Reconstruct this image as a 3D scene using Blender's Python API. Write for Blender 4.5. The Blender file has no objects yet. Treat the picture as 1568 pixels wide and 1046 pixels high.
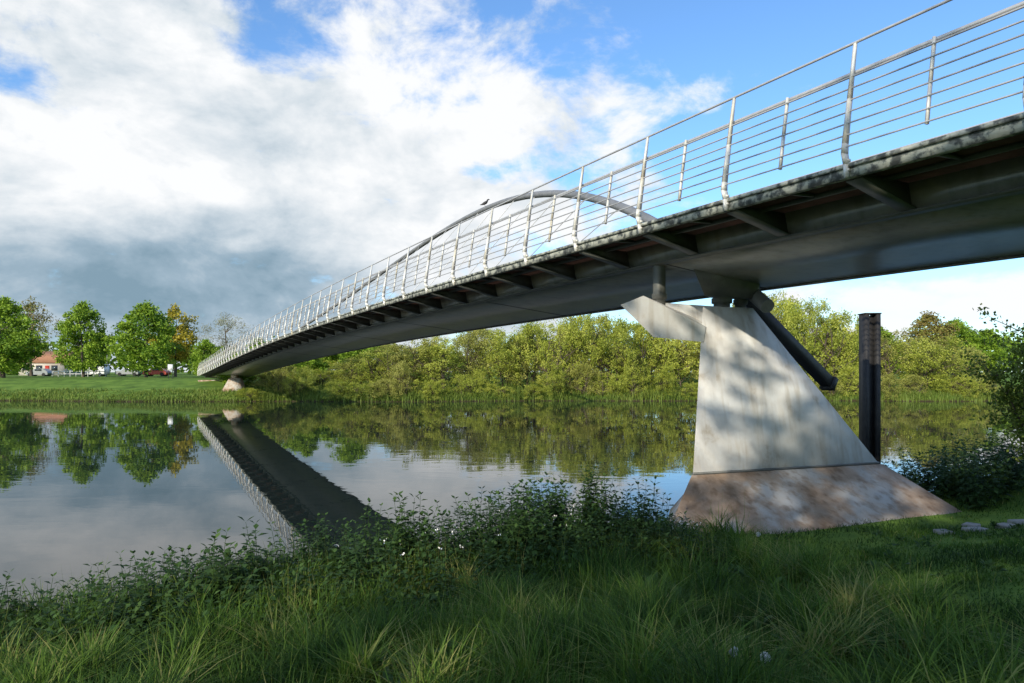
import bpy, math, numpy as np
from mathutils import Vector
R = np.random.RandomState(7)
scene = bpy.context.scene
COL = scene.collection

# ------------------------------------------------------------------ helpers
class MB:
    def __init__(s):
        s.v=[]; s.f=[]; s.m=[]; s.t=[]; s.n=0
    def add(s, v, f, mat=0, tint=0.5):
        v=np.asarray(v,dtype=np.float32).reshape(-1,3)
        f=np.asarray(f,dtype=np.int64)
        if f.ndim==1: f=f[None,:]
        s.v.append(v); s.f.append(f+s.n); s.m.append(np.full(len(f),mat,dtype=np.int32))
        t=np.asarray(tint,dtype=np.float32)
        s.t.append(np.full(len(v),float(t),dtype=np.float32) if t.ndim==0 else t)
        s.n+=len(v)
    def mesh(s,name,mats,smooth=False):
        me=bpy.data.meshes.new(name)
        v=np.concatenate(s.v); me.vertices.add(len(v)); me.vertices.foreach_set('co',v.ravel())
        loops=np.concatenate([f.ravel() for f in s.f]).astype(np.int32)
        sizes=np.concatenate([np.full(len(f),f.shape[1]) for f in s.f]).astype(np.int32)
        starts=np.concatenate([[0],np.cumsum(sizes)[:-1]]).astype(np.int32)
        me.loops.add(len(loops)); me.loops.foreach_set('vertex_index',loops)
        me.polygons.add(len(sizes)); me.polygons.foreach_set('loop_start',starts)
        me.polygons.foreach_set('material_index',np.concatenate(s.m))
        if smooth: me.polygons.foreach_set('use_smooth',np.ones(len(sizes),dtype=bool))
        a=me.attributes.new('tint','FLOAT','POINT'); a.data.foreach_set('value',np.concatenate(s.t))
        for m in mats: me.materials.append(m)
        me.update(calc_edges=True); me.validate()
        return me
    def obj(s,name,mats,parent=None,smooth=False):
        o=bpy.data.objects.new(name,s.mesh(name,mats,smooth)); COL.objects.link(o)
        if parent: o.parent=parent
        return o
def empty(name):
    o=bpy.data.objects.new(name,None); COL.objects.link(o); return o
BF=np.array([[0,1,2,3],[7,6,5,4],[0,4,5,1],[1,5,6,2],[2,6,7,3],[3,7,4,0]])
def hexa(mb,p8,mat=0): mb.add(p8,BF[:, ::-1],mat)
def box(mb,c,s,mat=0,rz=0.0):
    x,y,z=np.array(s)/2.0
    p=np.array([[-x,-y,-z],[x,-y,-z],[x,y,-z],[-x,y,-z],[-x,-y,z],[x,-y,z],[x,y,z],[-x,y,z]])
    if rz:
        ca,sa=math.cos(rz),math.sin(rz); p=np.stack([p[:,0]*ca-p[:,1]*sa,p[:,0]*sa+p[:,1]*ca,p[:,2]],1)
    hexa(mb,p+np.array(c),mat)
def tube(mb,pts,rad,n=6,mat=0,tint=.5,cap=True):
    pts=np.asarray(pts,float); k=len(pts); rad=np.broadcast_to(np.asarray(rad,float),(k,))
    tan=np.gradient(pts,axis=0); tan/=np.linalg.norm(tan,axis=1)[:,None]+1e-9
    ref=np.array([0,0,1.0]) if abs(tan[:,2]).mean()<.8 else np.array([1.0,0,0])
    a=np.cross(tan,ref); a/=np.linalg.norm(a,axis=1)[:,None]+1e-9; b=np.cross(tan,a)
    th=np.arange(n)*2*math.pi/n
    v=pts[:,None]+rad[:,None,None]*(a[:,None]*np.cos(th)[None,:,None]+b[:,None]*np.sin(th)[None,:,None])
    i=np.arange(k-1)[:,None]*n; j=np.arange(n)[None]; j2=(j+1)%n
    f=np.stack([i+j,i+j2,i+n+j2,i+n+j],-1).reshape(-1,4)
    mb.add(v.reshape(-1,3),f,mat,tint)
    if cap:
        mb.add(v[0],np.arange(n)[::-1],mat,tint); mb.add(v[-1],np.arange(n),mat,tint)
def unit(a): return a/(np.linalg.norm(a,axis=-1,keepdims=True)+1e-9)
def leaves(mb,c,ln,wd,axis=None,jit=1.0,mat=0,tint=None,rs=R):
    n=len(c); u=rs.normal(size=(n,3))*jit
    if axis is not None: u=u+axis
    u=unit(u); w=unit(np.cross(u,rs.normal(size=(n,3))))
    ln=np.broadcast_to(ln,(n,))[:,None]; wd=np.broadcast_to(wd,(n,))[:,None]
    v=np.stack([c-u*ln*.5,c+w*wd*.5-u*ln*.05,c+u*ln*.5,c-w*wd*.5-u*ln*.05],1).reshape(-1,3)
    f=np.arange(4*n).reshape(n,4)
    if tint is None: tint=rs.rand(n)
    mb.add(v,f,mat,np.repeat(tint,4))

# ------------------------------------------------------------------ materials
def nt(name):
    m=bpy.data.materials.new(name); m.use_nodes=True
    N=m.node_tree.nodes; L=m.node_tree.links; return m,N,L,N['Principled BSDF']
def ramp(N,cols):
    r=N.new('ShaderNodeValToRGB'); e=r.color_ramp.elements
    while len(e)<len(cols): e.new(.5)
    for k,(p,c) in enumerate(cols): e[k].position=p; e[k].color=(*c,1)
    return r
def mat_noise(name,cols,scale=3,rough=.7,metal=0,bump=.2,detail=8,stretch=None,bscale=None,spec=.5,dist=.02,streak=None):
    m,N,L,P=nt(name)
    tc=N.new('ShaderNodeTexCoord'); mp=N.new('ShaderNodeMapping'); L.new(tc.outputs['Object'],mp.inputs[0])
    if stretch: mp.inputs['Scale'].default_value=stretch
    n=N.new('ShaderNodeTexNoise'); n.inputs['Scale'].default_value=scale; n.inputs['Detail'].default_value=detail
    n.inputs['Roughness'].default_value=.62
    L.new(mp.outputs[0],n.inputs['Vector']); r=ramp(N,cols); L.new(n.outputs[0],r.inputs[0]); out=r.outputs[0]
    if streak:
        m2=N.new('ShaderNodeMapping'); m2.inputs['Scale'].default_value=(5,5,.35); L.new(tc.outputs['Object'],m2.inputs[0])
        n4=N.new('ShaderNodeTexNoise'); n4.inputs['Scale'].default_value=1.2; n4.inputs['Detail'].default_value=8; L.new(m2.outputs[0],n4.inputs['Vector'])
        r2=ramp(N,[(.5,(1,1,1)),(.68,streak)]); L.new(n4.outputs[0],r2.inputs[0])
        x=N.new('ShaderNodeMix'); x.data_type='RGBA'; x.blend_type='MULTIPLY'; x.inputs[0].default_value=1; L.new(out,x.inputs[6]); L.new(r2.outputs[0],x.inputs[7]); out=x.outputs[2]
    L.new(out,P.inputs['Base Color'])
    P.inputs['Roughness'].default_value=rough; P.inputs['Metallic'].default_value=metal
    P.inputs['Specular IOR Level'].default_value=spec
    if bump:
        n2=N.new('ShaderNodeTexNoise'); n2.inputs['Scale'].default_value=bscale or scale*6; n2.inputs['Detail'].default_value=6
        L.new(mp.outputs[0],n2.inputs['Vector'])
        b=N.new('ShaderNodeBump'); b.inputs['Strength'].default_value=bump; b.inputs['Distance'].default_value=dist
        L.new(n2.outputs[0],b.inputs['Height']); L.new(b.outputs[0],P.inputs['Normal'])
    return m
def mat_leaf(name,cols,trans=.3,scale=.35,amt=.5,rough=.6):
    m,N,L,P=nt(name)
    at=N.new('ShaderNodeAttribute'); at.attribute_name='tint'
    tc=N.new('ShaderNodeNewGeometry'); n=N.new('ShaderNodeTexNoise'); n.inputs['Scale'].default_value=scale; n.inputs['Detail'].default_value=3
    L.new(tc.outputs['Position'],n.inputs['Vector'])
    a=N.new('ShaderNodeMath'); a.operation='MULTIPLY_ADD'; a.inputs[1].default_value=1.6*amt; a.inputs[2].default_value=-.8*amt
    L.new(n.outputs[0],a.inputs[0]); b=N.new('ShaderNodeMath'); b.operation='ADD'; L.new(a.outputs[0],b.inputs[0]); L.new(at.outputs['Fac'],b.inputs[1])
    r=ramp(N,cols); L.new(b.outputs[0],r.inputs[0]); L.new(r.outputs[0],P.inputs['Base Color'])
    P.inputs['Roughness'].default_value=rough; P.inputs['Specular IOR Level'].default_value=.25
    t=N.new('ShaderNodeBsdfTranslucent'); L.new(r.outputs[0],t.inputs[0])
    mx=N.new('ShaderNodeMixShader'); mx.inputs[0].default_value=trans
    L.new(P.outputs[0],mx.inputs[1]); L.new(t.outputs[0],mx.inputs[2]); L.new(mx.outputs[0],N['Material Output'].inputs[0])
    return m
M_bark=mat_noise('bark',[(.3,(.05,.038,.025)),(.7,(.13,.1,.07))],4,.9,stretch=(1,1,.3))
M_willow=mat_leaf('willow_leaf',[(0,(.18,.225,.03)),(.5,(.34,.385,.05)),(1,(.49,.51,.10))],.3,.22,.8)
M_willow2=mat_leaf('olive_leaf',[(0,(.17,.19,.04)),(.5,(.31,.32,.065)),(1,(.44,.43,.12))],.3,.22,.7)
M_green=mat_leaf('maple_leaf',[(0,(.08,.16,.012)),(.5,(.18,.29,.022)),(1,(.29,.41,.04))])
M_dark=mat_leaf('shade_leaf',[(0,(.025,.05,.012)),(.5,(.05,.09,.02)),(1,(.08,.13,.03))],.1)
M_yel=mat_leaf('yellow_leaf',[(0,(.20,.19,.03)),(.5,(.36,.30,.03)),(1,(.50,.42,.05))])
M_rust=mat_leaf('rusty_leaf',[(0,(.12,.10,.03)),(.5,(.23,.18,.05)),(1,(.26,.29,.06))])
M_bare=mat_leaf('bud_twig',[(0,(.16,.14,.07)),(.5,(.24,.22,.11)),(1,(.28,.29,.13))])
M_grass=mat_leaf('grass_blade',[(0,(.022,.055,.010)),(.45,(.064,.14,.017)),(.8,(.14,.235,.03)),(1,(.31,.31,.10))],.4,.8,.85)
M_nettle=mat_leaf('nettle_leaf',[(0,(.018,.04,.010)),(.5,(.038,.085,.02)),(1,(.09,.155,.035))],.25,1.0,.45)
M_reed=mat_leaf('reed_blade',[(0,(.08,.12,.02)),(.5,(.14,.20,.03)),(1,(.24,.27,.07))],.25,.2,.5)
M_hedge=mat_leaf('hawthorn_leaf',[(0,(.07,.11,.015)),(.5,(.14,.20,.03)),(1,(.25,.30,.06))],.35)
M_white=mat_noise('white_petal',[(.3,(.75,.75,.72)),(.7,(.82,.82,.8))],20,.8,bump=0)
M_conc=mat_noise('pale_concrete',[(.30,(.44,.40,.34)),(.40,(.59,.58,.56)),(.7,(.70,.72,.73))],1.9,.75,bump=.25,bscale=14,dist=.01,detail=13,streak=(.82,.78,.72))
M_concb=mat_noise('stained_concrete',[(.38,(.24,.16,.10)),(.50,(.38,.28,.20)),(.60,(.46,.42,.37)),(.8,(.55,.56,.56))],.9,.85,bump=.4,bscale=16,dist=.018,detail=13,streak=(.66,.60,.54))
M_steel=mat_noise('stainless_steel',[(.3,(.58,.56,.50)),(.7,(.76,.76,.73))],9,.5,.12,bump=.05,streak=(.8,.72,.55))
M_rod=mat_noise('rail_rod_steel',[(.3,(.40,.40,.40)),(.7,(.54,.54,.54))],9,.4,.3,bump=0)
M_fascia=mat_noise('weathered_fascia',[(.40,(.06,.065,.062)),(.47,(.15,.16,.15)),(.53,(.38,.39,.33)),(.72,(.50,.50,.44))],8,.7,.1,bump=.2,detail=13)
M_box=mat_noise('grey_girder_paint',[(.3,(.14,.145,.14)),(.47,(.22,.23,.225)),(.56,(.245,.245,.225)),(.7,(.30,.29,.25))],1.8,.3,.1,bump=.12,bscale=1.2,dist=.05,detail=12,streak=(.8,.78,.72))
M_rib=mat_noise('rib_paint',[(.3,(.08,.085,.08)),(.7,(.16,.16,.145))],3,.5,.1,bump=.05)
M_board=mat_noise('deck_boards',[(.3,(.085,.038,.028)),(.7,(.15,.07,.055))],4,.8,bump=.2,stretch=(1,6,1))
M_arch=mat_noise('arch_steel',[(.3,(.15,.155,.16)),(.7,(.26,.26,.26))],2,.5,.2,bump=.05)
M_black=mat_noise('dark_steel_pile',[(.3,(.014,.014,.016)),(.7,(.04,.038,.038))],5,.6,.2,bump=.3)
M_brick=mat_noise('brick',[(.3,(.22,.09,.05)),(.7,(.36,.17,.1))],8,.9)
M_roof=mat_noise('orange_tiles',[(.3,(.26,.12,.07)),(.7,(.36,.18,.10))],5,.9)
M_render=mat_noise('pale_render',[(.3,(.42,.38,.33)),(.7,(.55,.50,.44))],3,.9)
M_glass=mat_noise('dark_glass',[(.3,(.02,.025,.03)),(.7,(.04,.05,.06))],2,.08,bump=0)
M_red=mat_noise('red_paint',[(.3,(.35,.03,.02)),(.7,(.42,.05,.03))],3,.3,bump=0)
M_wpaint=mat_noise('white_paint',[(.3,(.6,.6,.6)),(.7,(.7,.7,.7))],3,.3,bump=0)
M_silver=mat_noise('grey_paint',[(.3,(.2,.21,.22)),(.7,(.26,.27,.28))],3,.3,.3,bump=0)
M_tyre=mat_noise('tyre',[(.3,(.015,.015,.015)),(.7,(.03,.03,.03))],8,.9,bump=0)
M_stone=mat_noise('stone_slab_mat',[(.3,(.16,.16,.15)),(.7,(.36,.35,.33))],5,.85)

# ------------------------------------------------------------------ terrain
def qd(x,y): return (x-2)*.487-(y-12)*.873
def sd(x,y): return (x-2)*.873+(y-12)*.487
def wob(x,y): return .5*np.sin(x*.9+y*.4)+.3*np.sin(x*2.3-y*1.7+1)+.2*np.sin(y*3.1+x*.7+2)
def far_line(x): return 70.5+1.2*np.sin(x*.07)+.6*np.sin(x*.23+1)+np.clip(x-46,0,80)*.25+np.clip(-x-60,0,400)*.12
def H(x,y):
    x=np.asarray(x,float); y=np.asarray(y,float)
    q=qd(x,y)+.18*np.sin(x*1.3); s=sd(x,y)
    hn=np.interp(q,[-5,-1.2,-.1,.8,3,6,9.5,20,60,600],[-1.6,-.9,-.05,.3,.42,.88,1.38,2,2.5,3])
    hn=hn+.05*wob(x,y)*np.clip(q,0,1)+np.clip((s-6.5)/4,0,1)*.35*np.clip(q/1.2,0,1)*np.clip((7-q)/3,0,1)
    fy=y-far_line(x)
    hf=np.interp(fy,[-5,-.8,0,.6,4,13,30,600],[-1.6,-.6,-.02,.35,1.0,2.05,2.25,3.0])
    hf=hf+.08*wob(x*.3,y*.3)*np.clip(fy,0,1)
    return np.maximum(hn,hf)
def axis(a,b,step,lim,k=1.18):
    c=list(np.arange(a,b+1e-6,step)); s=step
    x=c[-1]
    while x<lim: s*=k; x+=s; c.append(x)
    s=step; x=c[0]; pre=[]
    while x>-lim: s*=k; x-=s; pre.append(x)
    return np.array(pre[::-1]+c)
xs=axis(-16,20,.35,900,1.06)
ys=np.unique(np.concatenate([axis(-4,24,.35,900,1.08),np.arange(60,100,.8)]))
X,Y=np.meshgrid(xs,ys); Z=H(X,Y)
nx,ny=len(xs),len(ys); idx=np.arange(nx*ny).reshape(ny,nx)
f=np.stack([idx[:-1,:-1],idx[:-1,1:],idx[1:,1:],idx[1:,:-1]],-1).reshape(-1,4)
mb=MB(); mb.add(np.stack([X,Y,Z],-1).reshape(-1,3),f)
m,N,L,P=nt('ground_grass')
g=N.new('ShaderNodeNewGeometry'); n=N.new('ShaderNodeTexNoise'); n.inputs['Scale'].default_value=.6; n.inputs['Detail'].default_value=12; n.inputs['Roughness'].default_value=.7
L.new(g.outputs['Position'],n.inputs['Vector'])
r=ramp(N,[(.3,(.05,.09,.018)),(.5,(.11,.19,.03)),(.72,(.20,.29,.05))]); L.new(n.outputs[0],r.inputs[0])
sp=N.new('ShaderNodeSeparateXYZ'); L.new(g.outputs['Position'],sp.inputs[0])
mr=N.new('ShaderNodeMapRange'); mr.inputs[1].default_value=.05; mr.inputs[2].default_value=.35; L.new(sp.outputs[2],mr.inputs[0])
mx=N.new('ShaderNodeMix'); mx.data_type='RGBA'; mx.inputs[6].default_value=(.05,.04,.022,1); L.new(mr.outputs[0],mx.inputs[0]); L.new(r.outputs[0],mx.inputs[7])
L.new(mx.outputs[2],P.inputs['Base Color']); P.inputs['Roughness'].default_value=.95; P.inputs['Specular IOR Level'].default_value=.1
mb.obj('ground',[m],smooth=True)

# water
mb=MB(); mb.add([[-900,-200,0],[900,-200,0],[900,900,0],[-900,900,0]],[0,1,2,3])
m,N,L,P=nt('river_water')
P.inputs['Base Color'].default_value=(.014,.022,.020,1); P.inputs['Roughness'].default_value=.01; P.inputs['IOR'].default_value=1.33
P.inputs['Specular IOR Level'].default_value=.5
g=N.new('ShaderNodeNewGeometry'); mp=N.new('ShaderNodeMapping'); mp.inputs['Scale'].default_value=(.8,1.5,1); mp.inputs['Rotation'].default_value=(0,0,.45); L.new(g.outputs['Position'],mp.inputs[0])
n=N.new('ShaderNodeTexNoise'); n.inputs['Scale'].default_value=.8; n.inputs['Detail'].default_value=2.5; n.inputs['Roughness'].default_value=.5; n.inputs['Distortion'].default_value=.6
L.new(mp.outputs[0],n.inputs['Vector'])
n3=N.new('ShaderNodeTexNoise'); n3.inputs['Scale'].default_value=.09; n3.inputs['Detail'].default_value=3; L.new(mp.outputs[0],n3.inputs['Vector'])
mr=N.new('ShaderNodeMapRange'); mr.inputs[1].default_value=.45; mr.inputs[2].default_value=.65; mr.inputs[3].default_value=.2; mr.inputs[4].default_value=1.0; L.new(n3.outputs[0],mr.inputs[0])
ml=N.new('ShaderNodeMath'); ml.operation='MULTIPLY'; L.new(n.outputs[0],ml.inputs[0]); L.new(mr.outputs[0],ml.inputs[1])
b=N.new('ShaderNodeBump'); b.inputs['Strength'].default_value=.3; b.inputs['Distance'].default_value=.022
L.new(ml.outputs[0],b.inputs['Height']); L.new(b.outputs[0],P.inputs['Normal'])
mb.obj('river_water',[m])

# ------------------------------------------------------------------ bridge
zp=np.polyfit([-30,-10,0,8,14,17,24,31,40,50,58,70,80,90],[4.6,5.25,5.39,5.42,5.41,5.38,5.32,5.2,4.92,4.5,4.08,3.42,2.93,2.5],6)
def zd(y): return np.polyval(zp,y)
def bp(y,o,dz):
    y=np.asarray(y,float); o=np.asarray(o,float)+0*y; dz=np.asarray(dz,float)+0*y
    return np.stack([8.3-.5575*y+.873*o,y+.487*o,zd(y)+dz],-1)
bridge=empty('footbridge')
YS=np.arange(7.9-1.6*22,86,1.6)
def sweep(name,prof,mat,closed=True,ystep=YS):
    mb=MB(); k=len(prof); v=np.stack([bp(ystep,o,dz) for o,dz in prof],1)
    n=len(ystep); i=np.arange(n-1)[:,None]*k; j=np.arange(k)[None]; j2=(j+1)%k
    mb.add(v.reshape(-1,3),np.stack([i+j,i+k+j,i+k+j2,i+j2],-1).reshape(-1,4))
    mb.add(v[0],np.arange(k)); mb.add(v[-1],np.arange(k)[::-1])
    return mb.obj(name,[mat],bridge)
sweep('fascia_near',[(0,0),(.09,0),(.09,-.16),(0,-.16)],M_fascia)
sweep('fascia_lip',[(-.035,-.005),(-.003,-.005),(-.003,-.05),(-.035,-.05)],M_fascia)
sweep('fascia_far',[(4.31,0),(4.4,0),(4.4,-.15),(4.31,-.15)],M_fascia)
sweep('deck_planks',[(.093,-.01),(4.307,-.01),(4.307,-.07),(.093,-.07)],M_board)
sweep('box_girder',[(1.15,-.073),(4.25,-.073),(4.02,-.72),(1.25,-.42)],M_box)
mb=MB()
for y in np.arange(YS[0],84,.8*2):
    dy=.018
    pr=[(.1,-.075),(1.14,-.075),(1.22,-.40),(.1,-.16)]
    hexa(mb,np.array([bp(y-dy,o,dz) for o,dz in pr]+[bp(y+dy,o,dz) for o,dz in pr]))
    pr=[(.1,-.163),(1.22,-.403),(1.22,-.42),(.1,-.178)]
    hexa(mb,np.array([bp(y-.09,o,dz) for o,dz in pr]+[bp(y+.09,o,dz) for o,dz in pr]))
    pr=[(.1,-.075),(.6,-.075),(.6,-.11),(.1,-.14)]
    hexa(mb,np.array([bp(y+.8-.02,o,dz) for o,dz in pr]+[bp(y+.8+.02,o,dz) for o,dz in pr]))
mb.obj('cantilever_ribs',[M_rib],bridge)
sweep('deck_stringer',[(.60,-.075),(.66,-.075),(.66,-.13),(.60,-.13)],M_rib)
mb=MB()
for y in np.arange(YS[0]+.8,84,6.4):
    pr=[(1.2,-.4),(1.252,-.426),(4.02,-.726),(4.0,-.70)]
    hexa(mb,np.array([bp(y-.018,o,dz) for o,dz in pr]+[bp(y+.018,o,dz) for o,dz in pr]))
mb.obj('girder_joints',[M_black],bridge)
sweep('girder_edge_bead',[(3.98,-.719),(4.06,-.722),(4.06,-.75),(3.98,-.745)],M_rib)
sweep('girder_flange_near',[(1.16,-.405),(1.30,-.430),(1.30,-.446),(1.16,-.423)],M_rib)

def railing(o0,sg,name):
    mb=MB(); post=[y for y in YS if y<86]
    for y in post:
        lv=[(-.17,-.02*sg,.09),(-.02,-.035*sg,.10),(.10,-.072*sg,.10),(.22,-.062*sg,.088),(.75,.02*sg,.068),(1.42,.125*sg,.036)]
        for k in range(len(lv)-1):
            (z0,a0,w0),(z1,a1,w1)=lv[k],lv[k+1]
            def ring(z,a,w): return [bp(y-.013,o0+a-w/2,z),bp(y+.013,o0+a-w/2,z),bp(y+.013,o0+a+w/2,z),bp(y-.013,o0+a+w/2,z)]
            hexa(mb,np.array(ring(z0,a0,w0)+ring(z1,a1,w1)))
        for z in (-.08,.03): box(mb,bp(y,o0-.02*sg,z),(.05,.05,.03),0,.5)
    mb.obj(name+'_posts',[M_steel],bridge)
    yy=YS; mb=MB()
    def off(z): return np.interp(z,[.1,.2,.75,1.42],[-.072,-.064,.02,.125])*sg
    tube(mb,bp(yy,o0+off(1.42),1.43),.017,8)
    tube(mb,bp(yy,o0+off(1.10)+.10*sg,1.10),.027,10)
    tube(mb,bp(yy,o0+off(1.02),1.02),.012,6)
    for z in (.88,.74,.60,.46,.32,.18): tube(mb,bp(yy,o0+off(z),z),.010,6)
    mb.obj(name+'_rods',[M_rod],bridge,smooth=True)
    mb=MB()
    for y in post:
        ym=y+.8; p=[bp(ym,o0+off(z)+.02*sg,z) for z in (.16,.6,1.1)]
        for k in (0,1):
            a,b2=p[k],p[k+1]; d=np.array([-.487,.873,0])*.012; e=np.array([.873,.487,0])*.022
            hexa(mb,np.array([a-d-e,a+d-e,a+d+e,a-d+e,b2-d-e,b2+d-e,b2+d+e,b2-d+e]))
    mb.obj(name+'_stiffeners',[M_steel],bridge)
railing(0,1,'railing_near'); railing(4.4,-1,'railing_far')

tk=np.array([0,.05,.1,.15,.2,.3,.4,.5,.6,.7,.85,1.0]); zk=np.array([4.3,6.4,8.28,9.68,10.6,11.75,12.0,11.5,10.5,9.1,6.5,3.0])
ac=np.polyfit(tk,zk,6)
def arch(t):
    t=np.asarray(t,float); ff=4*t*(1-t); o=3.5+7*ff; y=11.5+69.8*t
    return np.stack([8.3-.5575*y+.873*o,y+.487*o,np.polyval(ac,t)],-1)
mb=MB(); tube(mb,arch(np.linspace(0,1,70)),.14,12); mb.obj('leaning_arch',[M_arch],bridge,smooth=True)
mb=MB()
for t in np.linspace(.06,.94,26):
    a=arch(t); y=11.5+69.8*(.5+(t-.5)*.86); tube(mb,[a,bp(y,4.36,-.02)],.016,5)
mb.obj('hanger_cables',[M_rod],bridge)
mb=MB()
a=np.array([4.45,13.85,4.78]); b2=np.array([7.22,15.6,2.76]); dr=unit(b2-a); sdv=unit(np.cross(dr,[0,0,1.])); up=np.cross(sdv,dr)
for (c0,c1,w,h) in [(a,b2,.12,.115),(b2-dr*.02,b2+dr*.10,.16,.15)]:
    q8=[c0-sdv*w-up*h,c0+sdv*w-up*h,c0+sdv*w+up*h,c0-sdv*w+up*h]; q9=[p+(c1-c0) for p in q8]
    hexa(mb,np.array(q8+q9))
mb.obj('arch_tail',[M_black],bridge)

# pier
mb=MB()
TL,TR=[3.58,12.8,4.24],[4.76,13.5,4.27]; SL,SR=[3.22,12.15,1.18],[7.47,13.9,1.14]
BTL,BTR=[4.25,13.9,4.24],[4.9,14.1,4.27]; BSL,BSR=[4.1,13.9,1.18],[7.1,14.9,1.14]
hexa(mb,np.array([SL,SR,BSR,BSL,TL,TR,BTR,BTL]),0)
o=mb.obj('pier_shaft',[M_conc],bridge)
mb=MB()
S1=[SL[0]-.04,SL[1]-.06,1.17]; S2=[SR[0]+.07,SR[1]-.04,1.13]; SM=[(S1[0]+S2[0])/2,(S1[1]+S2[1])/2,1.15]
D1=[2.20,10.75,-.1]; D2=[9.1,12.35,-.1]; DM=[5.15,10.5,-.1]; E1=[3.4,15,-.1]; E2=[8.6,16,-.1]; T3=[BSR[0]+.1,BSR[1]+.1,1.13]; T4=[BSL[0],BSL[1]+.1,1.17]
V=np.array([S1,SM,S2,D2,DM,D1,T3,T4,E2,E1])
mb.add(V,[[0,5,4,1],[1,4,3,2],[2,3,8,6],[6,8,9,7],[7,9,5,0]]); mb.add(V,[0,1,2,6,7])
mb.obj('pier_plinth',[M_concb],bridge)
mb=MB()
def off3(p,k,z): return [p[0]+k[0],p[1]+k[1],z]
k=(.012,-.022)
hexa(mb,np.array([off3(SL,k,1.172),off3(SR,k,1.134),off3(SR,(0,.05),1.134),off3(SL,(0,.05),1.172),off3(SL,k,1.215),off3(SR,k,1.175),off3(SR,(0,.05),1.175),off3(SL,(0,.05),1.215)]))
mb.obj('pier_joint',[M_rib],bridge)
mb=MB()
fa=np.array([[1.90,11.95,4.18],[2.30,11.95,4.34],[3.60,12.70,3.84],[3.55,12.66,3.56],[2.50,12.05,3.62]])
ba=np.array([[2.35,12.9,4.20],[2.6,12.9,4.34],[4.1,13.5,3.86],[4.1,13.5,3.58],[3.0,13.0,3.68]])
V=np.concatenate([fa,ba]); mb.add(V,[0,4,3,2,1]); mb.add(V,[5,6,7,8,9])
mb.add(V,[[0,1,6,5],[1,2,7,6],[2,3,8,7],[3,4,9,8],[4,0,5,9]])
V=np.array([[2.45,12.55,4.30],[4.72,13.56,4.262],[4.72,13.56,3.8],[3.65,12.98,3.8]]); V2=V+np.array([.3,.9,0]); VV=np.concatenate([V,V2])
hexa(mb,VV)
mb.obj('pier_crosshead',[M_conc],bridge)
mb=MB()
for (x,y,w) in [(2.75,12.75,.14),(4.15,13.5,.20),(4.6,13.75,.14)]:
    tube(mb,[[x,y,4.2],[x,y,4.36],[x,y,4.36],[x,y,4.46]],[w*.8,w*.8,w,w],14); tube(mb,[[x,y,4.4],[x,y,4.98]],w*.85,12)
V=np.array([[3.65,12.95,4.46],[4.75,13.5,4.46],[4.95,13.9,4.46],[3.9,13.4,4.46],[3.35,12.7,4.99],[5.0,13.45,4.99],[5.3,14.1,4.99],[3.65,13.4,4.99]]); hexa(mb,V)
mb.obj('bearings',[M_rib],bridge)
mb=MB()
c=bp(72.5,2.2,0); cx,cy=c[0],c[1]
hexa(mb,np.array([[cx-.9,cy-.6,.9],[cx+1.1,cy-.2,.6],[cx+1.1,cy+1.6,.6],[cx-.9,cy+1.6,.6],[cx-.5,cy+.4,2.3],[cx+.6,cy+.7,2.4],[cx+.6,cy+1.3,2.4],[cx-.5,cy+1.2,2.4]]))
hexa(mb,np.array([[cx-.3,cy+.5,2.2],[cx+.3,cy+.7,2.2],[cx+.3,cy+1.2,2.2],[cx-.3,cy+1.1,2.2],[cx-.3,cy+.5,3.0],[cx+.3,cy+.7,3.0],[cx+.3,cy+1.2,3.0],[cx-.3,cy+1.1,3.0]]))
mb.obj('far_pier',[M_concb],bridge)
mb=MB()
hexa(mb,np.array([[*bp(81,-.3,0)[:2],0],[*bp(81,4.7,0)[:2],0],[*bp(88,4.7,0)[:2],0],[*bp(88,-.3,0)[:2],0],bp(81,-.3,-.8),bp(81,4.7,-.8),bp(88,4.7,-.8),bp(88,-.3,-.8)]))
mb.obj('far_abutment',[M_concb],bridge)

mp_=empty('mooring_pile'); mb=MB()
px,py=8.96,17.1
for dx in (-.14,.14): box(mb,(px+dx,py,1.9),(.09,.34,5.1))
box(mb,(px,py,1.88),(.19,.03,5.06)); box(mb,(px,py,4.462),(.40,.38,.024))
mb.obj('h_section',[M_black],mp_)

bird=empty('perched_bird'); mb=MB(); bc=arch(.295)+np.array([0,0,.13])
sp_=np.array([[-.26,0,.10],[-.16,0,.12],[-.05,0,.17],[.06,0,.23],[.12,0,.30],[.15,0,.37],[.19,0,.39],[.26,0,.385]])
tube(mb,sp_+bc,[.015,.04,.075,.08,.05,.04,.035,.006],10)
tube(mb,[bc+[0,.03,0],bc+[0,.03,.14]],.008,5); tube(mb,[bc+[0,-.03,0],bc+[0,-.03,.14]],.008,5)
mb.obj('body',[M_black],bird,smooth=True)

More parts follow.
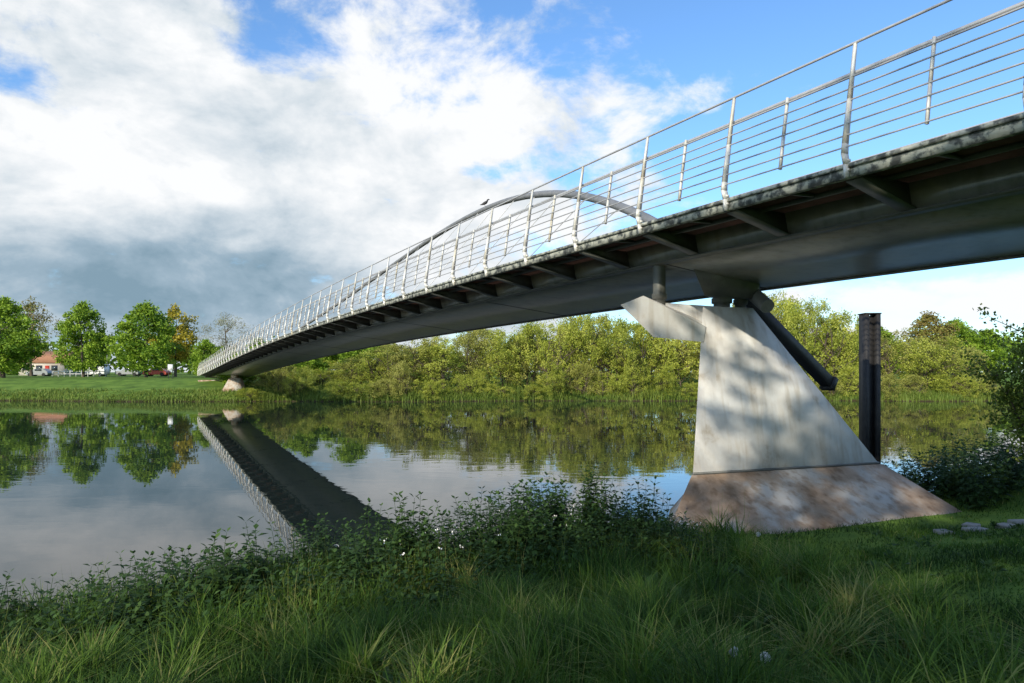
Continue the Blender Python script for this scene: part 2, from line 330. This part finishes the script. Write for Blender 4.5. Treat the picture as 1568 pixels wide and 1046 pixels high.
# ------------------------------------------------------------------ trees
def limb(rs,p,d,ln,k=5,curl=.25):
    pts=[np.array(p,float)]
    for i in range(k):
        d=unit(d+rs.normal(size=3)*curl*.5+np.array([0,0,.06])); pts.append(pts[-1]+d*ln/k)
    return np.array(pts)
def tree_mesh(name,h,w,leafm,seed,nclump=80,per=70,ll=.30,lw=.2,base=.12,clr=.13,vert=0.0,shape=1.0,multi=1,dome=False,tj=.15,trunk=.8,dmin=.74,lowfill=.12):
    rs=np.random.RandomState(seed); mb=MB(); tips=[]
    for s in range(multi):
        off=rs.normal(size=3)*[w*.08,w*.08,0]*(multi>1)
        t=limb(rs,off,unit(np.array([rs.normal()*.16*(multi>1),rs.normal()*.16*(multi>1),1.])),h*trunk,8,.12)
        tube(mb,t,np.linspace(h*.022/math.sqrt(multi),h*.004,9),7,0)
        for i in range(14):
            k=rs.uniform(.22,.95); p=t[int(k*8)]; az=rs.rand()*6.28
            d=np.array([math.cos(az),math.sin(az),rs.uniform(.3,1.1)])
            b=limb(rs,p,unit(d),w*.45*rs.uniform(.6,1.0)*(1.1-k*.5),5); tube(mb,b,np.linspace(h*.007,h*.0015,6),5,0)
            if not dome: tips.append(b[-1]); tips.append(b[-3])
    n=nclump
    if dome:
        nd=7; dx=rs.uniform(-.33,.33,nd)*w; dy=rs.uniform(-.3,.3,nd)*w; dh=rs.uniform(dmin,.97,nd)*h; dh[0]=h*.97; dx[0]*=.4; dr_=rs.uniform(.2,.3,nd)*w
        kk=rs.randint(0,nd,n); th=rs.rand(n)*6.283; cz=rs.rand(n); el_=np.arcsin(cz)
        rr=np.cos(el_)**.6*rs.uniform(.6,1.05,n)
        cc=np.stack([dx[kk]+np.cos(th)*rr*dr_[kk],dy[kk]+np.sin(th)*rr*dr_[kk],dh[kk]*(lowfill+(.97-lowfill)*cz**.8)],1)
    else:
        th=rs.rand(n)*6.283; zz=rs.uniform(0,1,n)
        prof=np.sin(np.pi*np.clip(zz+.06,0,1)**shape)**.6
        rr=w*.5*prof*np.sqrt(rs.uniform(.25,1,n))*rs.uniform(.75,1.08,n)
        cc=np.stack([np.cos(th)*rr,np.sin(th)*rr,h*(base+(1-base)*zz*.97)],1)
        cc=np.concatenate([cc,np.array(tips)])
    cc=cc[cc[:,2]>h*base*.8]
    r=clr*w*rs.uniform(.5,1.25,len(cc)); tn=rs.uniform(.1,.9,len(cc))
    for c0,r0,t0 in zip(cc,r,tn):
        m_=int(per*rs.uniform(.6,1.3)); d=unit(rs.normal(size=(m_,3)))*(rs.rand(m_,1)**.45)
        P_=c0+d*r0*[1,1,.75+vert]; P_[:,2]=np.maximum(P_[:,2],0)
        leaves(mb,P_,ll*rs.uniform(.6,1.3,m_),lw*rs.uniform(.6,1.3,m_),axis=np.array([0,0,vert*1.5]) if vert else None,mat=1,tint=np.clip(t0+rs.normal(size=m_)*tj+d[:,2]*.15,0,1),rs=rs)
    return mb.mesh(name,[M_bark,leafm])
def put(name,me,x,y,z=None,s=(1,1,1),rz=0):
    o=bpy.data.objects.new(name,me); COL.objects.link(o)
    if z is None: z=float(H(x,y))-.1
    o.location=(x,y,z); o.scale=s; o.rotation_euler=(0,0,rz); return o
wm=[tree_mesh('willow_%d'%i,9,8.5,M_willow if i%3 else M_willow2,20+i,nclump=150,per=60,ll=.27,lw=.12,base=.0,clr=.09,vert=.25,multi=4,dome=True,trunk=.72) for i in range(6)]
us=np.array([380,450,520,600,700,780,860,940,1000,1060,1130,1190,1240,1300,1360,1400,1460,1500,1560,1650])
tv=np.array([566,560,545,520,500,494,480,474,478,484,462,436,452,480,492,500,512,536,548,558])
rs=np.random.RandomState(3)
xx=-27.0
while xx<54:
    D=75.5+rs.uniform(-1,4); u=784+xx*1045/D
    topz=3+(570-np.interp(u,us,tv)+rs.uniform(-12,7))*D/1045
    D+=max(0,xx-46)*.25
    g0=float(H(xx,D)); hh=max(topz-g0,2.2)
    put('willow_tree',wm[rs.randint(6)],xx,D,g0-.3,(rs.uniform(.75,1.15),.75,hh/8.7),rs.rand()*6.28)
    xb=xx+rs.uniform(-1,1); yb=far_line(xb)+rs.uniform(1.0,2.2); hb=rs.uniform(1.4,4.8)
    put('waterside_bush',wm[rs.randint(6)],xb,yb,-.1,(rs.uniform(.4,.65),.4,hb/8.9),rs.rand()*6.28)
    xx+=rs.uniform(2.2,3.6)
xx=-22.0
while xx<44:
    D=88+rs.uniform(-2,3); u=784+xx*1045/D; topz=3+(570-np.interp(u,us,tv)-rs.uniform(-2,6))*D/1045
    put('willow_tree',wm[rs.randint(6)],xx,D,1.9,(1.1,.8,max(topz-2,2.5)/8.7),rs.rand()*6.28)
    xx+=rs.uniform(4.5,6.5)
gm=[tree_mesh('maple_%d'%i,11,9.2,M_green,50+i,nclump=105,per=90,ll=.36,lw=.26,base=.12,clr=.125,shape=.8) for i in range(3)]
put('maple_tree',gm[0],-74.5,100,None,(1.25,1.1,1.06),0)
put('maple_tree',gm[1],-62.8,100,None,(.90,.9,1.0),2)
put('maple_tree',gm[2],-53.6,100,None,(1.10,1,1.0),1)
put('maple_tree',gm[0],-84,112,None,(1.2,1,1.05),4)
put('maple_tree',gm[1],-43.5,97,None,(.55,.6,.5),1)
put('yellow_tree',tree_mesh('yellow_crown',12,8,M_yel,61,nclump=70,per=70,ll=.4,lw=.3,base=.25),-57.2,116,None,(1,1,1.03))
put('bare_tree',tree_mesh('bare_crown',11.5,12,M_bare,62,nclump=90,per=35,ll=.5,lw=.07,base=.2,clr=.14),-54.5,130,None,(1.1,1,1.03))
put('old_tree',tree_mesh('old_crown',14,11,M_rust,63,nclump=60,per=40,ll=.4,lw=.2,base=.3),-88,125,None,(1,1,1))
put('rusty_tree',tree_mesh('rusty_crown',12,9,M_rust,64,nclump=110,per=70,ll=.4,lw=.25,base=.1,clr=.15),66,108,None,(1.1,.9,.84))
put('round_tree',gm[2],71.5,110,None,(.95,.9,.84))
put('round_tree',gm[1],60,112,None,(1.1,.9,.76))
put('round_tree',gm[0],80,115,None,(1.0,.9,.72))
for (x,y,sx,sz) in [(-31,77,.5,.36),(-27.5,79,.5,.42),(-24,80,.6,.5),(-29,92,.9,.55),(-36,99,.8,.5),(-22,92,1,.7),(-41,110,.8,.6)]:
    put('round_bush',gm[rs.randint(3)],x,y,float(H(x,y))-.9*sz,(sx,sx,sz),rs.rand()*6)
mb=MB(); n=26000
xw=rs.uniform(-230,260,n); yw=rs.uniform(165,200,n); top=7+2.6*np.sin(xw*.11)+1.8*np.sin(xw*.31+1)+1.0*np.sin(xw*.83)
zw=2.3+top*np.sqrt(rs.rand(n)); cl=np.clip(.45+.3*np.sin(xw*.4)+.2*rs.normal(size=n),0,1)
leaves(mb,np.stack([xw,yw,zw],1),1.5,1.1,tint=cl,rs=rs)
mb.obj('distant_woodland',[M_green])

# sheltering trees behind the viewpoint
sm=[tree_mesh('ash_%d'%i,13.5,9.4,M_dark,80+i,nclump=520,per=24,ll=.34,lw=.24,base=.08,clr=.05,multi=2,dome=True,dmin=.86,lowfill=.22,trunk=.75) for i in range(2)]
for k,w_ in enumerate([4.6,9.2,14,20,26]):
    x=-7+w_*.89; y=-11.6-w_*.45
    put('ash_tree',sm[k%2],x,y,None,(1,1,1.0),k*1.7)
for k,w_ in enumerate([6.4,11.5,17,23]):
    x=-10+w_*.89; y=-18-w_*.45
    put('ash_tree',sm[k%2],x,y,None,(1,1,1.08),k*2.1+1)
# added unseen tree, its layered sprays shaped to dapple the light on the pier
mb=MB(); rb=np.random.RandomState(91)
t=limb(rb,[0,0,0],np.array([0,0,1.]),12.6,10,.06); tube(mb,t,np.linspace(.16,.02,11),8,0)
def spray(c0,rx,rz,m_):
    d=unit(rb.normal(size=(m_,3)))*(rb.rand(m_,1)**.45); leaves(mb,c0+d*[rx,rx,rz],.24*rb.uniform(.6,1.2,m_),.17*rb.uniform(.6,1.2,m_),mat=1,rs=rb)
for k in range(118):
    hz_=rb.uniform(9.3,13.6); a=rb.rand()*6.28; rr=3.1*math.sqrt(rb.rand())*(1 if hz_<12.6 else .85); c0=np.array([math.cos(a)*rr,math.sin(a)*rr,hz_])
    spray(c0,rb.uniform(.28,.62),rb.uniform(.07,.15),20)
    j=min(int(hz_/12.6*10)-1,10); tube(mb,[t[max(j-1,0)],(t[max(j-1,0)]+c0)/2+[0,0,.15],c0],[.02,.012,.004],4,0)
for k in range(330):
    hz_=rb.uniform(2.6,9.4); a=rb.rand()*6.28; rr=3.4*math.sqrt(rb.rand()); spray(np.array([math.cos(a)*rr,math.sin(a)*rr,hz_]),rb.uniform(.35,.6),rb.uniform(.2,.4),22)
bm_=mb.mesh('dapple_crown',[M_bark,M_dark])
put('dapple_tree',bm_,-7-.3*.89,-11.6+.3*.45,None,(1,1,1),0)

# ------------------------------------------------------------------ foreground vegetation
def noise2(x,y,f,ph): return (np.sin(x*f+ph)+np.sin(y*f*1.13+ph*2.1)+np.sin((x+y)*f*.71+ph*.7)+np.sin((x-y)*f*1.37+ph*3.3))/4
def in_pier(x,y):
    a=(x-2.4)*.93+(y-11)*.36; b2=-(x-2.4)*.36+(y-11)*.93
    return (a>-.1)&(a<6.3)&(b2>.05)&(b2<4)
def blades(mb,x,y,h,w,lean,tint,rs,z=None):
    n=len(x); z=H(x,y)-.02 if z is None else z
    az=rs.rand(n)*6.283; ld=np.stack([np.cos(az),np.sin(az),0*az],1)
    a2=az+1.57+rs.normal(size=n)*.5; wd=np.stack([np.cos(a2),np.sin(a2),0*az],1)
    root=np.stack([x,y,z],1); rows=[]
    for t,ww in ((0,1.),(.4,.9),(.75,.55),(1.,.08)):
        c=root+np.array([0,0,1.])*(h*(t-.35*lean*t*t))[:,None]+ld*(h*lean*t*t)[:,None]
        rows+= [c-wd*(w*ww*.5)[:,None],c+wd*(w*ww*.5)[:,None]]
    v=np.stack(rows,1).reshape(-1,3); b0=np.arange(n)[:,None]*8
    f=np.concatenate([b0+np.array([0,1,3,2]),b0+np.array([2,3,5,4]),b0+np.array([4,5,7,6])])
    mb.add(v,f,0,np.repeat(tint,8))
rs=np.random.RandomState(11)
def roots(n,x0,x1,y0,y1): return rs.uniform(x0,x1,n),rs.uniform(y0,y1,n)
mb=MB()
x,y=roots(460000,-9,13,1.6,14.5)
d=np.hypot(x,y); q=qd(x,y)
keep=(q>.15)&(rs.rand(len(x))<np.clip(1.2-(d-3)*.09,.22,1))&(~in_pier(x,y))&(np.abs(x)<y*.95+1.2)
x,y,q=x[keep],y[keep],q[keep]
tuft=noise2(x,y,2.1,.5)+.6*noise2(x,y,5.3,2)
lawn=np.clip((x-2.0+.25*(y-6)+.5*noise2(x,y,1.3,1))/1.6,0,1)*np.clip((q-.9)/.8,0,1)
h=(.36+.26*tuft)*(1-lawn)+(.09+.06*tuft)*lawn
h=np.clip(h,.04,.75)*rs.uniform(.55,1.25,len(x))
tint=np.clip(.42+.27*noise2(x,y,1.7,3)+.17*rs.normal(size=len(x))-.12*lawn+(rs.rand(len(x))<.04)*.5,0,1)
blades(mb,x,y,h,rs.uniform(.005,.012,len(x))*(1+.3*(np.hypot(x,y)>7)),rs.uniform(.1,1.0,len(x)),tint,rs)
for k in range(250):
    cx,cy=rs.uniform(-7,3.6),rs.uniform(3.2,11)
    if qd(cx,cy)<.5: continue
    m_=100; a=rs.rand(m_)*6.28; r_=rs.rand(m_)*.14; t0=rs.uniform(.3,.9)
    blades(mb,cx+np.cos(a)*r_,cy+np.sin(a)*r_,rs.uniform(.35,.68,m_),rs.uniform(.008,.016,m_),rs.uniform(.3,1.2,m_),np.clip(t0+.15*rs.normal(size=m_),0,1),rs)
m_=1300; x=rs.uniform(-8,4,m_); y=rs.uniform(3.5,11.5,m_); kp=(qd(x,y)>.6)&(x<3+.1*y); x,y=x[kp],y[kp]
hs=rs.uniform(.5,.85,len(x)); blades(mb,x,y,hs,np.full(len(x),.004),rs.uniform(.05,.35,len(x)),np.full(len(x),.85),rs)
mb.obj('meadow_grass',[M_grass])

mb=MB()
for k in range(240):
    cx,cy=rs.uniform(-6,9),rs.uniform(3.4,11)
    if qd(cx,cy)<.6 or in_pier(cx,cy): continue
    m_=rs.randint(7,14); z=float(H(cx,cy)); a=rs.rand(m_)*6.28; L_=rs.uniform(.07,.2,m_)*(1 if cx<3 else .6)
    el_=rs.uniform(.3,1.2,m_); d_=np.stack([np.cos(a)*np.cos(el_),np.sin(a)*np.cos(el_),np.sin(el_)],1)
    w_=np.stack([-np.sin(a),np.cos(a),0*a],1); b0=np.tile([cx,cy,z+.02],(m_,1)); up_=.18 if cx<3 else .03
    b0=b0+d_*.02+np.array([0,0,1])*rs.uniform(0,up_,m_)[:,None]
    tip=b0+d_*L_[:,None]-np.array([0,0,.3])*L_[:,None]*.6
    v=np.stack([b0,b0+d_*(L_*.55)[:,None]+w_*(L_*.22)[:,None],tip,b0+d_*(L_*.55)[:,None]-w_*(L_*.22)[:,None]],1).reshape(-1,3)
    mb.add(v,np.arange(4*m_).reshape(m_,4),0,np.repeat(rs.uniform(.4,1,m_),4))
mb.obj('dock_weeds',[M_nettle])

def herbs(mb,x,y,h,rs,leafL=.075,stp=.055):
    z=H(x,y)
    for i in range(len(x)):
        hh=h[i]; ln=rs.normal(size=2)*.12*hh
        p0=np.array([x[i],y[i],z[i]-.03]); p1=p0+[ln[0]*.4,ln[1]*.4,hh*.55]; p2=p0+[ln[0],ln[1],hh]
        tube(mb,[p0,p1,p2],[.006,.005,.002],3,0,.35,cap=False)
        nl=max(int(hh/stp),3); ks=np.linspace(.18,1,nl)
        c=p0+(np.array([ln[0],ln[1],0])*(ks**1.4)[:,None])+np.array([0,0,hh])*ks[:,None]
        a=rs.rand()*3.14+np.arange(nl)*1.57
        L_=leafL*(1.3-.75*ks)*rs.uniform(.75,1.3,nl)
        for sg in (1,-1):
            dr_=np.stack([np.cos(a)*sg,np.sin(a)*sg,-.35+1.0*(ks**6)],1)
            dr_=unit(dr_+rs.normal(size=(nl,3))*.18); wv=unit(np.cross(dr_,[0,0,1.]))
            b0=c+dr_*.01; mid=b0+dr_*(L_*.42)[:,None]+np.array([0,0,1.])*(L_*.12)[:,None]
            v=np.stack([b0,mid+wv*(L_*.27)[:,None],b0+dr_*L_[:,None],mid-wv*(L_*.27)[:,None]],1).reshape(-1,3)
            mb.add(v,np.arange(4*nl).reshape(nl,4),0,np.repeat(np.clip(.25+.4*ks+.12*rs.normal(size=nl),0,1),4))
mb=MB()
n=2100; s=rs.uniform(-13,.2,n); q=rs.uniform(.05,1,n)**1.1*3.1
x=2+.873*s+.487*q; y=12+.487*s-.873*q
kp=noise2(x,y,1.6,4)>-.4-.1*q; x,y,s,q=x[kp],y[kp],s[kp],q[kp]
hh=np.interp(s,[-13,-9,-6,-4.2,-3,-1.2,-.7,.2],[.5,.55,.72,.9,1.02,1.08,.5,.3])*rs.uniform(.5,1.15,len(s))*np.interp(q,[0,1,2.2,3.1],[.85,1,.85,.45])*(1+.25*noise2(x,y,3.1,1))
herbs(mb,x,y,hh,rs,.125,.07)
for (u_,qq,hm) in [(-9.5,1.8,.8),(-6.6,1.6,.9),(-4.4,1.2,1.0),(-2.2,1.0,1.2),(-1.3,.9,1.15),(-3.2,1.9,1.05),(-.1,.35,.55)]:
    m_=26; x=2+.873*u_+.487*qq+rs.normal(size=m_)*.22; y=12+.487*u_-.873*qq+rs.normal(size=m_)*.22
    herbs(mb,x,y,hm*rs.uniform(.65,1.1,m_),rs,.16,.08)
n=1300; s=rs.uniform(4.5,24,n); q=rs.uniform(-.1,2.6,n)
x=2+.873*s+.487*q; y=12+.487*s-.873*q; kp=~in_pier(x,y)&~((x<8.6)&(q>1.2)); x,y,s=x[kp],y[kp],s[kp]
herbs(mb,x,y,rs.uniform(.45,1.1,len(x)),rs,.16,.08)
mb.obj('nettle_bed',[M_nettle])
mb=MB(); n=110; s=rs.normal(-3.2,1.3,n); q=rs.uniform(.5,2,n); s[:40]=rs.uniform(-.9,.1,40)
x=2+.873*s+.487*q; y=12+.487*s-.873*q; z=H(x,y)+np.interp(s,[-6,-3,-1.2,-.6,.2],[.5,.75,.8,.42,.3])*rs.uniform(.75,1.05,n)
leaves(mb,np.stack([x,y,z],1).repeat(3,0)+rs.normal(size=(n*3,3))*.012,.03,.022,rs=rs)
mb.obj('white_deadnettle_flowers',[M_white])
for k,(x,y,hh) in enumerate([(1.40,4.35,.26),(1.58,4.3,.24),(3.52,9.8,.28)]):
    o=empty('dandelion_clock'); mb=MB(); z=float(H(x,y))
    tube(mb,[[x,y,z],[x+.01,y,z+hh*.6],[x+.015,y,z+hh]],.0025,5); mb.obj('stem',[M_grass],o)
    mb=MB(); m_=700; d_=unit(rs.normal(size=(m_,3))); c=np.array([x+.015,y,z+hh])+d_*.031*rs.uniform(.7,1,(m_,1))
    leaves(mb,c,.013,.009,rs=rs); mb.obj('seed_head',[M_white],o)
for (x,y,sx,rz) in [(7.3,10.75,.34,.2),(7.95,11.0,.30,.5),(8.4,11.25,.35,.1),(7.7,11.45,.28,.7),(8.7,11.0,.32,.3),(6.7,10.6,.22,.1)]:
    mb=MB(); z=float(H(x,y)); box(mb,(x,y,z+.02),(sx,.22,.07),0,rz); o=mb.obj('stone_slab',[M_stone])
    bm=o.modifiers.new('b','BEVEL'); bm.width=.02; bm.segments=2
mb=MB(); rs=np.random.RandomState(5); bx,by=10.3,12.9; bz=float(H(bx,by))
for k in range(11):
    b=limb(rs,[bx+rs.normal()*.1,by+rs.normal()*.1,bz],unit(np.array([rs.uniform(-.6,.4),rs.uniform(-.3,.3),1.])),rs.uniform(1.8,3.5),7,.3)
    tube(mb,b,np.linspace(.025,.004,8),5,0)
    for j in range(10):
        p=b[rs.randint(2,8)]; t=limb(rs,p,unit(np.array([rs.uniform(-1,.7),rs.uniform(-.7,.7),rs.uniform(0,.8)])),rs.uniform(.4,.95),5,.35)
        tube(mb,t,np.linspace(.009,.002,6),4,0)
        c=np.repeat(t,12,0)+rs.normal(size=(72,3))*.07; leaves(mb,c,.075,.05,mat=1,rs=rs)
mb.obj('hawthorn_sapling',[M_bark,M_hedge])
mb=MB(); rs=np.random.RandomState(8); n=24000
x=rs.uniform(-75,58,n); y=far_line(x)+rs.uniform(0,1,n)**1.3*4.5
hr=(.9+.4*noise2(x,y,.5,1))*rs.uniform(.5,1.1,n)
lf=np.clip((-24-x)/6,0,1); hr=hr*(1-lf*.55)*np.where((lf>.5)&(noise2(x,y,.35,5)<.0)&(y>far_line(x)+1.4),.35,1)
blades(mb,x,y,np.clip(hr,.12,2),np.full(n,.07),rs.uniform(.1,.7,n),np.clip(.45+.2*noise2(x,y,.4,2)+.15*rs.normal(size=n),0,1),rs)
mb.obj('far_bank_reeds',[M_reed])

# ------------------------------------------------------------------ far-bank small things
h=empty('brick_house'); hx,hy=-98.5,146; hz=float(H(hx,hy))
mb=MB(); box(mb,(hx,hy,hz+1.4),(9,7,2.8)); mb.obj('walls',[M_render],h)
mb=MB(); V=np.array([[hx-4.9,hy-3.9,hz+2.7],[hx+4.9,hy-3.9,hz+2.7],[hx+4.9,hy+3.9,hz+2.7],[hx-4.9,hy+3.9,hz+2.7],[hx-4.5,hy,hz+5.2],[hx+4.5,hy,hz+5.2]])
mb.add(V,[[0,1,5,4],[2,3,4,5],[3,2,1,0]]); mb.add(V,[[1,2,5],[3,0,4]]); mb.obj('roof',[M_roof],h)
mb=MB(); box(mb,(hx+2.6,hy,hz+5.4),(.8,.6,1.3)); mb.obj('chimney',[M_brick],h)
mb=MB()
for dx in (-3,-.2,3): box(mb,(hx+dx,hy-3.51,hz+1.6),(1.3,.06,1.1))
mb.obj('windows',[M_glass],h)
mb=MB(); box(mb,(hx+1.5,hy-3.51,hz+1.05),(.9,.06,2.1)); mb.obj('door',[M_red],h)
def car(name,x,y,mat,van=False):
    c=empty(name); z=float(H(x,y)); mb=MB()
    hgt=2.1 if van else 1.45
    pf=[(-2.1,.3),(-2.12,.75),(-1.9,.9),(-1.0,.95),(-.45,hgt-.05),(1.2 if not van else 2.0,hgt),(1.9 if not van else 2.12,.95),(2.1,.85),(2.1,.3)]
    k=len(pf); A=np.array([[x+a,y-.85,z+b] for a,b in pf]); B=np.array([[x+a,y+.85,z+b] for a,b in pf]); V=np.concatenate([A,B])
    mb.add(V,np.arange(k)); mb.add(V,np.arange(k,2*k)[::-1]); i=np.arange(k); mb.add(V,np.stack([i,i+k,(i+1)%k+k,(i+1)%k],1)); mb.obj('body',[mat],c)
    mb=MB(); box(mb,(x+.35,y-.856,z+(hgt+.93)/2),(1.3,.02,(hgt-1.1))); mb.obj('windows',[M_glass],c)
    mb=MB()
    for dx in (-1.3,1.35): tube(mb,[[x+dx,y-.9,z+.32],[x+dx,y+.9,z+.32]],.32,14)
    mb.obj('wheels',[M_tyre],c)
car('parked_van',-74.5,122,M_wpaint,True); car('parked_car',-69.5,124,M_silver); car('parked_car',-63.5,122,M_red); car('parked_car',-90,130,M_silver)
def sign(name,x,y,w,hh,mat):
    c=empty(name); z=float(H(x,y)); mb=MB()
    for dx in (-w*.4,w*.4): tube(mb,[[x+dx,y,z],[x+dx,y,z+hh]],.05,8)
    mb.obj('posts',[M_black],c); mb=MB(); box(mb,(x,y-.08,z+hh-.45),(w,.05,.8)); mb.obj('panel',[mat],c)
sign('information_board',-57.5,106,1.3,1.9,M_black); sign('notice_board',-46.5,93,.7,2.0,M_wpaint)
fc=empty('white_fence'); mb=MB()
for k in range(10):
    x=-70+k*.9; y=104; z=float(H(x,y)); box(mb,(x,y,z+.5),(.1,.1,1.0))
    if k<9: box(mb,(x+.45,y,z+.85),(.8,.05,.1)); box(mb,(x+.45,y,z+.45),(.8,.05,.1))
mb.obj('rails',[M_wpaint],fc)
for x,y in [(-70,118),(-47,112)]:
    c=empty('street_lamp'); z=float(H(x,y)); mb=MB(); tube(mb,[[x,y,z],[x,y,z+5],[x+.1,y,z+5.3],[x+.8,y,z+5.4]],[.07,.05,.04,.04],8); box(mb,(x+1.0,y,z+5.4),(.5,.2,.1)); mb.obj('column',[M_rod],c)

# ------------------------------------------------------------------ light + sky
el=math.radians(22); S=Vector((-.451*math.cos(el),-.892*math.cos(el),math.sin(el)))
sl=bpy.data.lights.new('sun','SUN'); sl.energy=5.0; sl.angle=math.radians(.5); sl.color=(1,.90,.72)
so=bpy.data.objects.new('sun',sl); so.rotation_euler=S.to_track_quat('Z','Y').to_euler(); COL.objects.link(so)
W=bpy.data.worlds.new('World'); scene.world=W; W.use_nodes=True; N=W.node_tree.nodes; L=W.node_tree.links
bg=N['Background']; bg.inputs[1].default_value=.135
sky=N.new('ShaderNodeTexSky'); sky.sky_type='NISHITA'; sky.sun_disc=False; sky.sun_elevation=el; sky.sun_rotation=math.atan2(S.x,S.y)%(2*math.pi)
sky.air_density=1.0; sky.dust_density=.6; sky.ozone_density=2.0
tc=N.new('ShaderNodeTexCoord'); sep=N.new('ShaderNodeSeparateXYZ'); L.new(tc.outputs['Generated'],sep.inputs[0])
def M(op,a,b=None,c=None,clamp=False):
    n=N.new('ShaderNodeMath'); n.operation=op; n.use_clamp=clamp
    for i,v in enumerate((a,b,c)):
        if v is None: continue
        if isinstance(v,(int,float)): n.inputs[i].default_value=v
        else: L.new(v,n.inputs[i])
    return n.outputs[0]
x_,y_,z_=sep.outputs
az=M('ARCTAN2',x_,y_); ele=M('ARCSINE',z_)
zden=M('ADD',M('ABSOLUTE',z_),.22)
cb=N.new('ShaderNodeCombineXYZ'); L.new(M('DIVIDE',x_,zden),cb.inputs[0]); L.new(M('DIVIDE',y_,zden),cb.inputs[1])
def noise(vec,scale,detail,rough,dist=0,off=None,sc=None):
    n=N.new('ShaderNodeTexNoise'); n.inputs['Scale'].default_value=scale; n.inputs['Detail'].default_value=detail; n.inputs['Roughness'].default_value=rough; n.inputs['Distortion'].default_value=dist
    if off:
        mp=N.new('ShaderNodeMapping'); mp.inputs['Location'].default_value=off
        if sc: mp.inputs['Scale'].default_value=sc
        L.new(vec,mp.inputs[0]); vec=mp.outputs[0]
    L.new(vec,n.inputs['Vector']); return n.outputs[0]
n1=noise(cb.outputs[0],2.2,10,.6,.2); n2=noise(tc.outputs['Generated'],8,10,.62,.25,(3,1,2),(1,1,1.5))
nz=M('ADD',M('MULTIPLY',n1,1.0),M('MULTIPLY',n2,1.1)); nz=M('SUBTRACT',nz,.55)
def blob(u,v,su,sv,amp):
    a0=math.atan((u-784)/1045); e0=math.atan((570-v)/math.hypot(1045,u-784)); 
    p=M('POWER',M('ABSOLUTE',M('DIVIDE',M('SUBTRACT',az,a0),su/1045)),2.0); r_=M('POWER',M('ABSOLUTE',M('DIVIDE',M('SUBTRACT',ele,e0),sv/1045)),2.0)
    return M('MULTIPLY',M('EXPONENT',M('MULTIPLY',M('ADD',p,r_),-1.0)),amp)
def total(base,bl):
    t=base
    for b_ in bl: t=M('ADD',t,blob(*b_))
    return t
cov=total(-.03,[(150,370,600,210,.42),(650,290,250,160,.30),(150,40,280,110,.24),(900,150,190,60,.17),(1070,140,60,35,.20),(1480,455,260,40,.26),(1400,400,300,20,-.14),(1330,130,330,200,-.34),(430,60,90,45,-.24),(640,30,140,45,.08),(1000,10,180,40,-.12),(60,125,110,28,-.16),(190,185,70,24,-.14),(760,110,120,30,-.05),(740,265,60,14,-.16),(700,165,50,16,-.18)])
alpha=N.new('ShaderNodeMapRange'); alpha.interpolation_type='SMOOTHSTEP'; alpha.inputs[1].default_value=.42; alpha.inputs[2].default_value=.72; L.new(M('ADD',nz,cov),alpha.inputs[0])
n4=noise(tc.outputs['Generated'],4.2,9,.58,.3,(7,2,5),(1,1,1.8)); n5=noise(tc.outputs['Generated'],11,8,.55,.3,(1,8,3),(1,1,1.8))
bri=total(M('ADD',M('ADD',M('MULTIPLY',n4,1.7),M('MULTIPLY',n2,.8)),M('MULTIPLY',n5,.7)),[(0,0,2000,2000,-.95),(90,430,470,85,-.48),(450,340,150,110,-.12),(480,215,110,50,-.10),(230,210,200,60,.30),(640,320,200,130,.30),(560,130,220,60,.18),(150,40,260,50,.02),(1480,450,200,60,.3),(370,375,40,14,.2),(220,355,60,14,.2),(330,290,50,20,.2)])
cr=ramp(N,[(0.0,(1.75,2.65,3.35)),(.25,(2.6,3.5,4.25)),(.6,(5.0,5.55,6.0)),(.95,(7.3,7.4,7.5))]); L.new(bri,cr.inputs[0])
tn=N.new('ShaderNodeMix'); tn.data_type='RGBA'; tn.blend_type='MULTIPLY'; tn.inputs[0].default_value=1; tn.inputs[7].default_value=(1.12,1.5,1.85,1); L.new(sky.outputs[0],tn.inputs[6])
mx=N.new('ShaderNodeMix'); mx.data_type='RGBA'; L.new(alpha.outputs[0],mx.inputs[0]); L.new(tn.outputs[2],mx.inputs[6]); L.new(cr.outputs[0],mx.inputs[7])
L.new(mx.outputs[2],bg.inputs[0])

# ------------------------------------------------------------------ camera
cd=bpy.data.cameras.new('camera'); cd.lens=24; cd.sensor_width=36; cd.clip_end=3000; cd.shift_y=.030
co=bpy.data.objects.new('camera',cd); co.location=(0,0,3); co.rotation_euler=(math.radians(90),0,0); COL.objects.link(co); scene.camera=co
scene.view_settings.view_transform='Standard'; scene.view_settings.look='None'; scene.view_settings.exposure=0
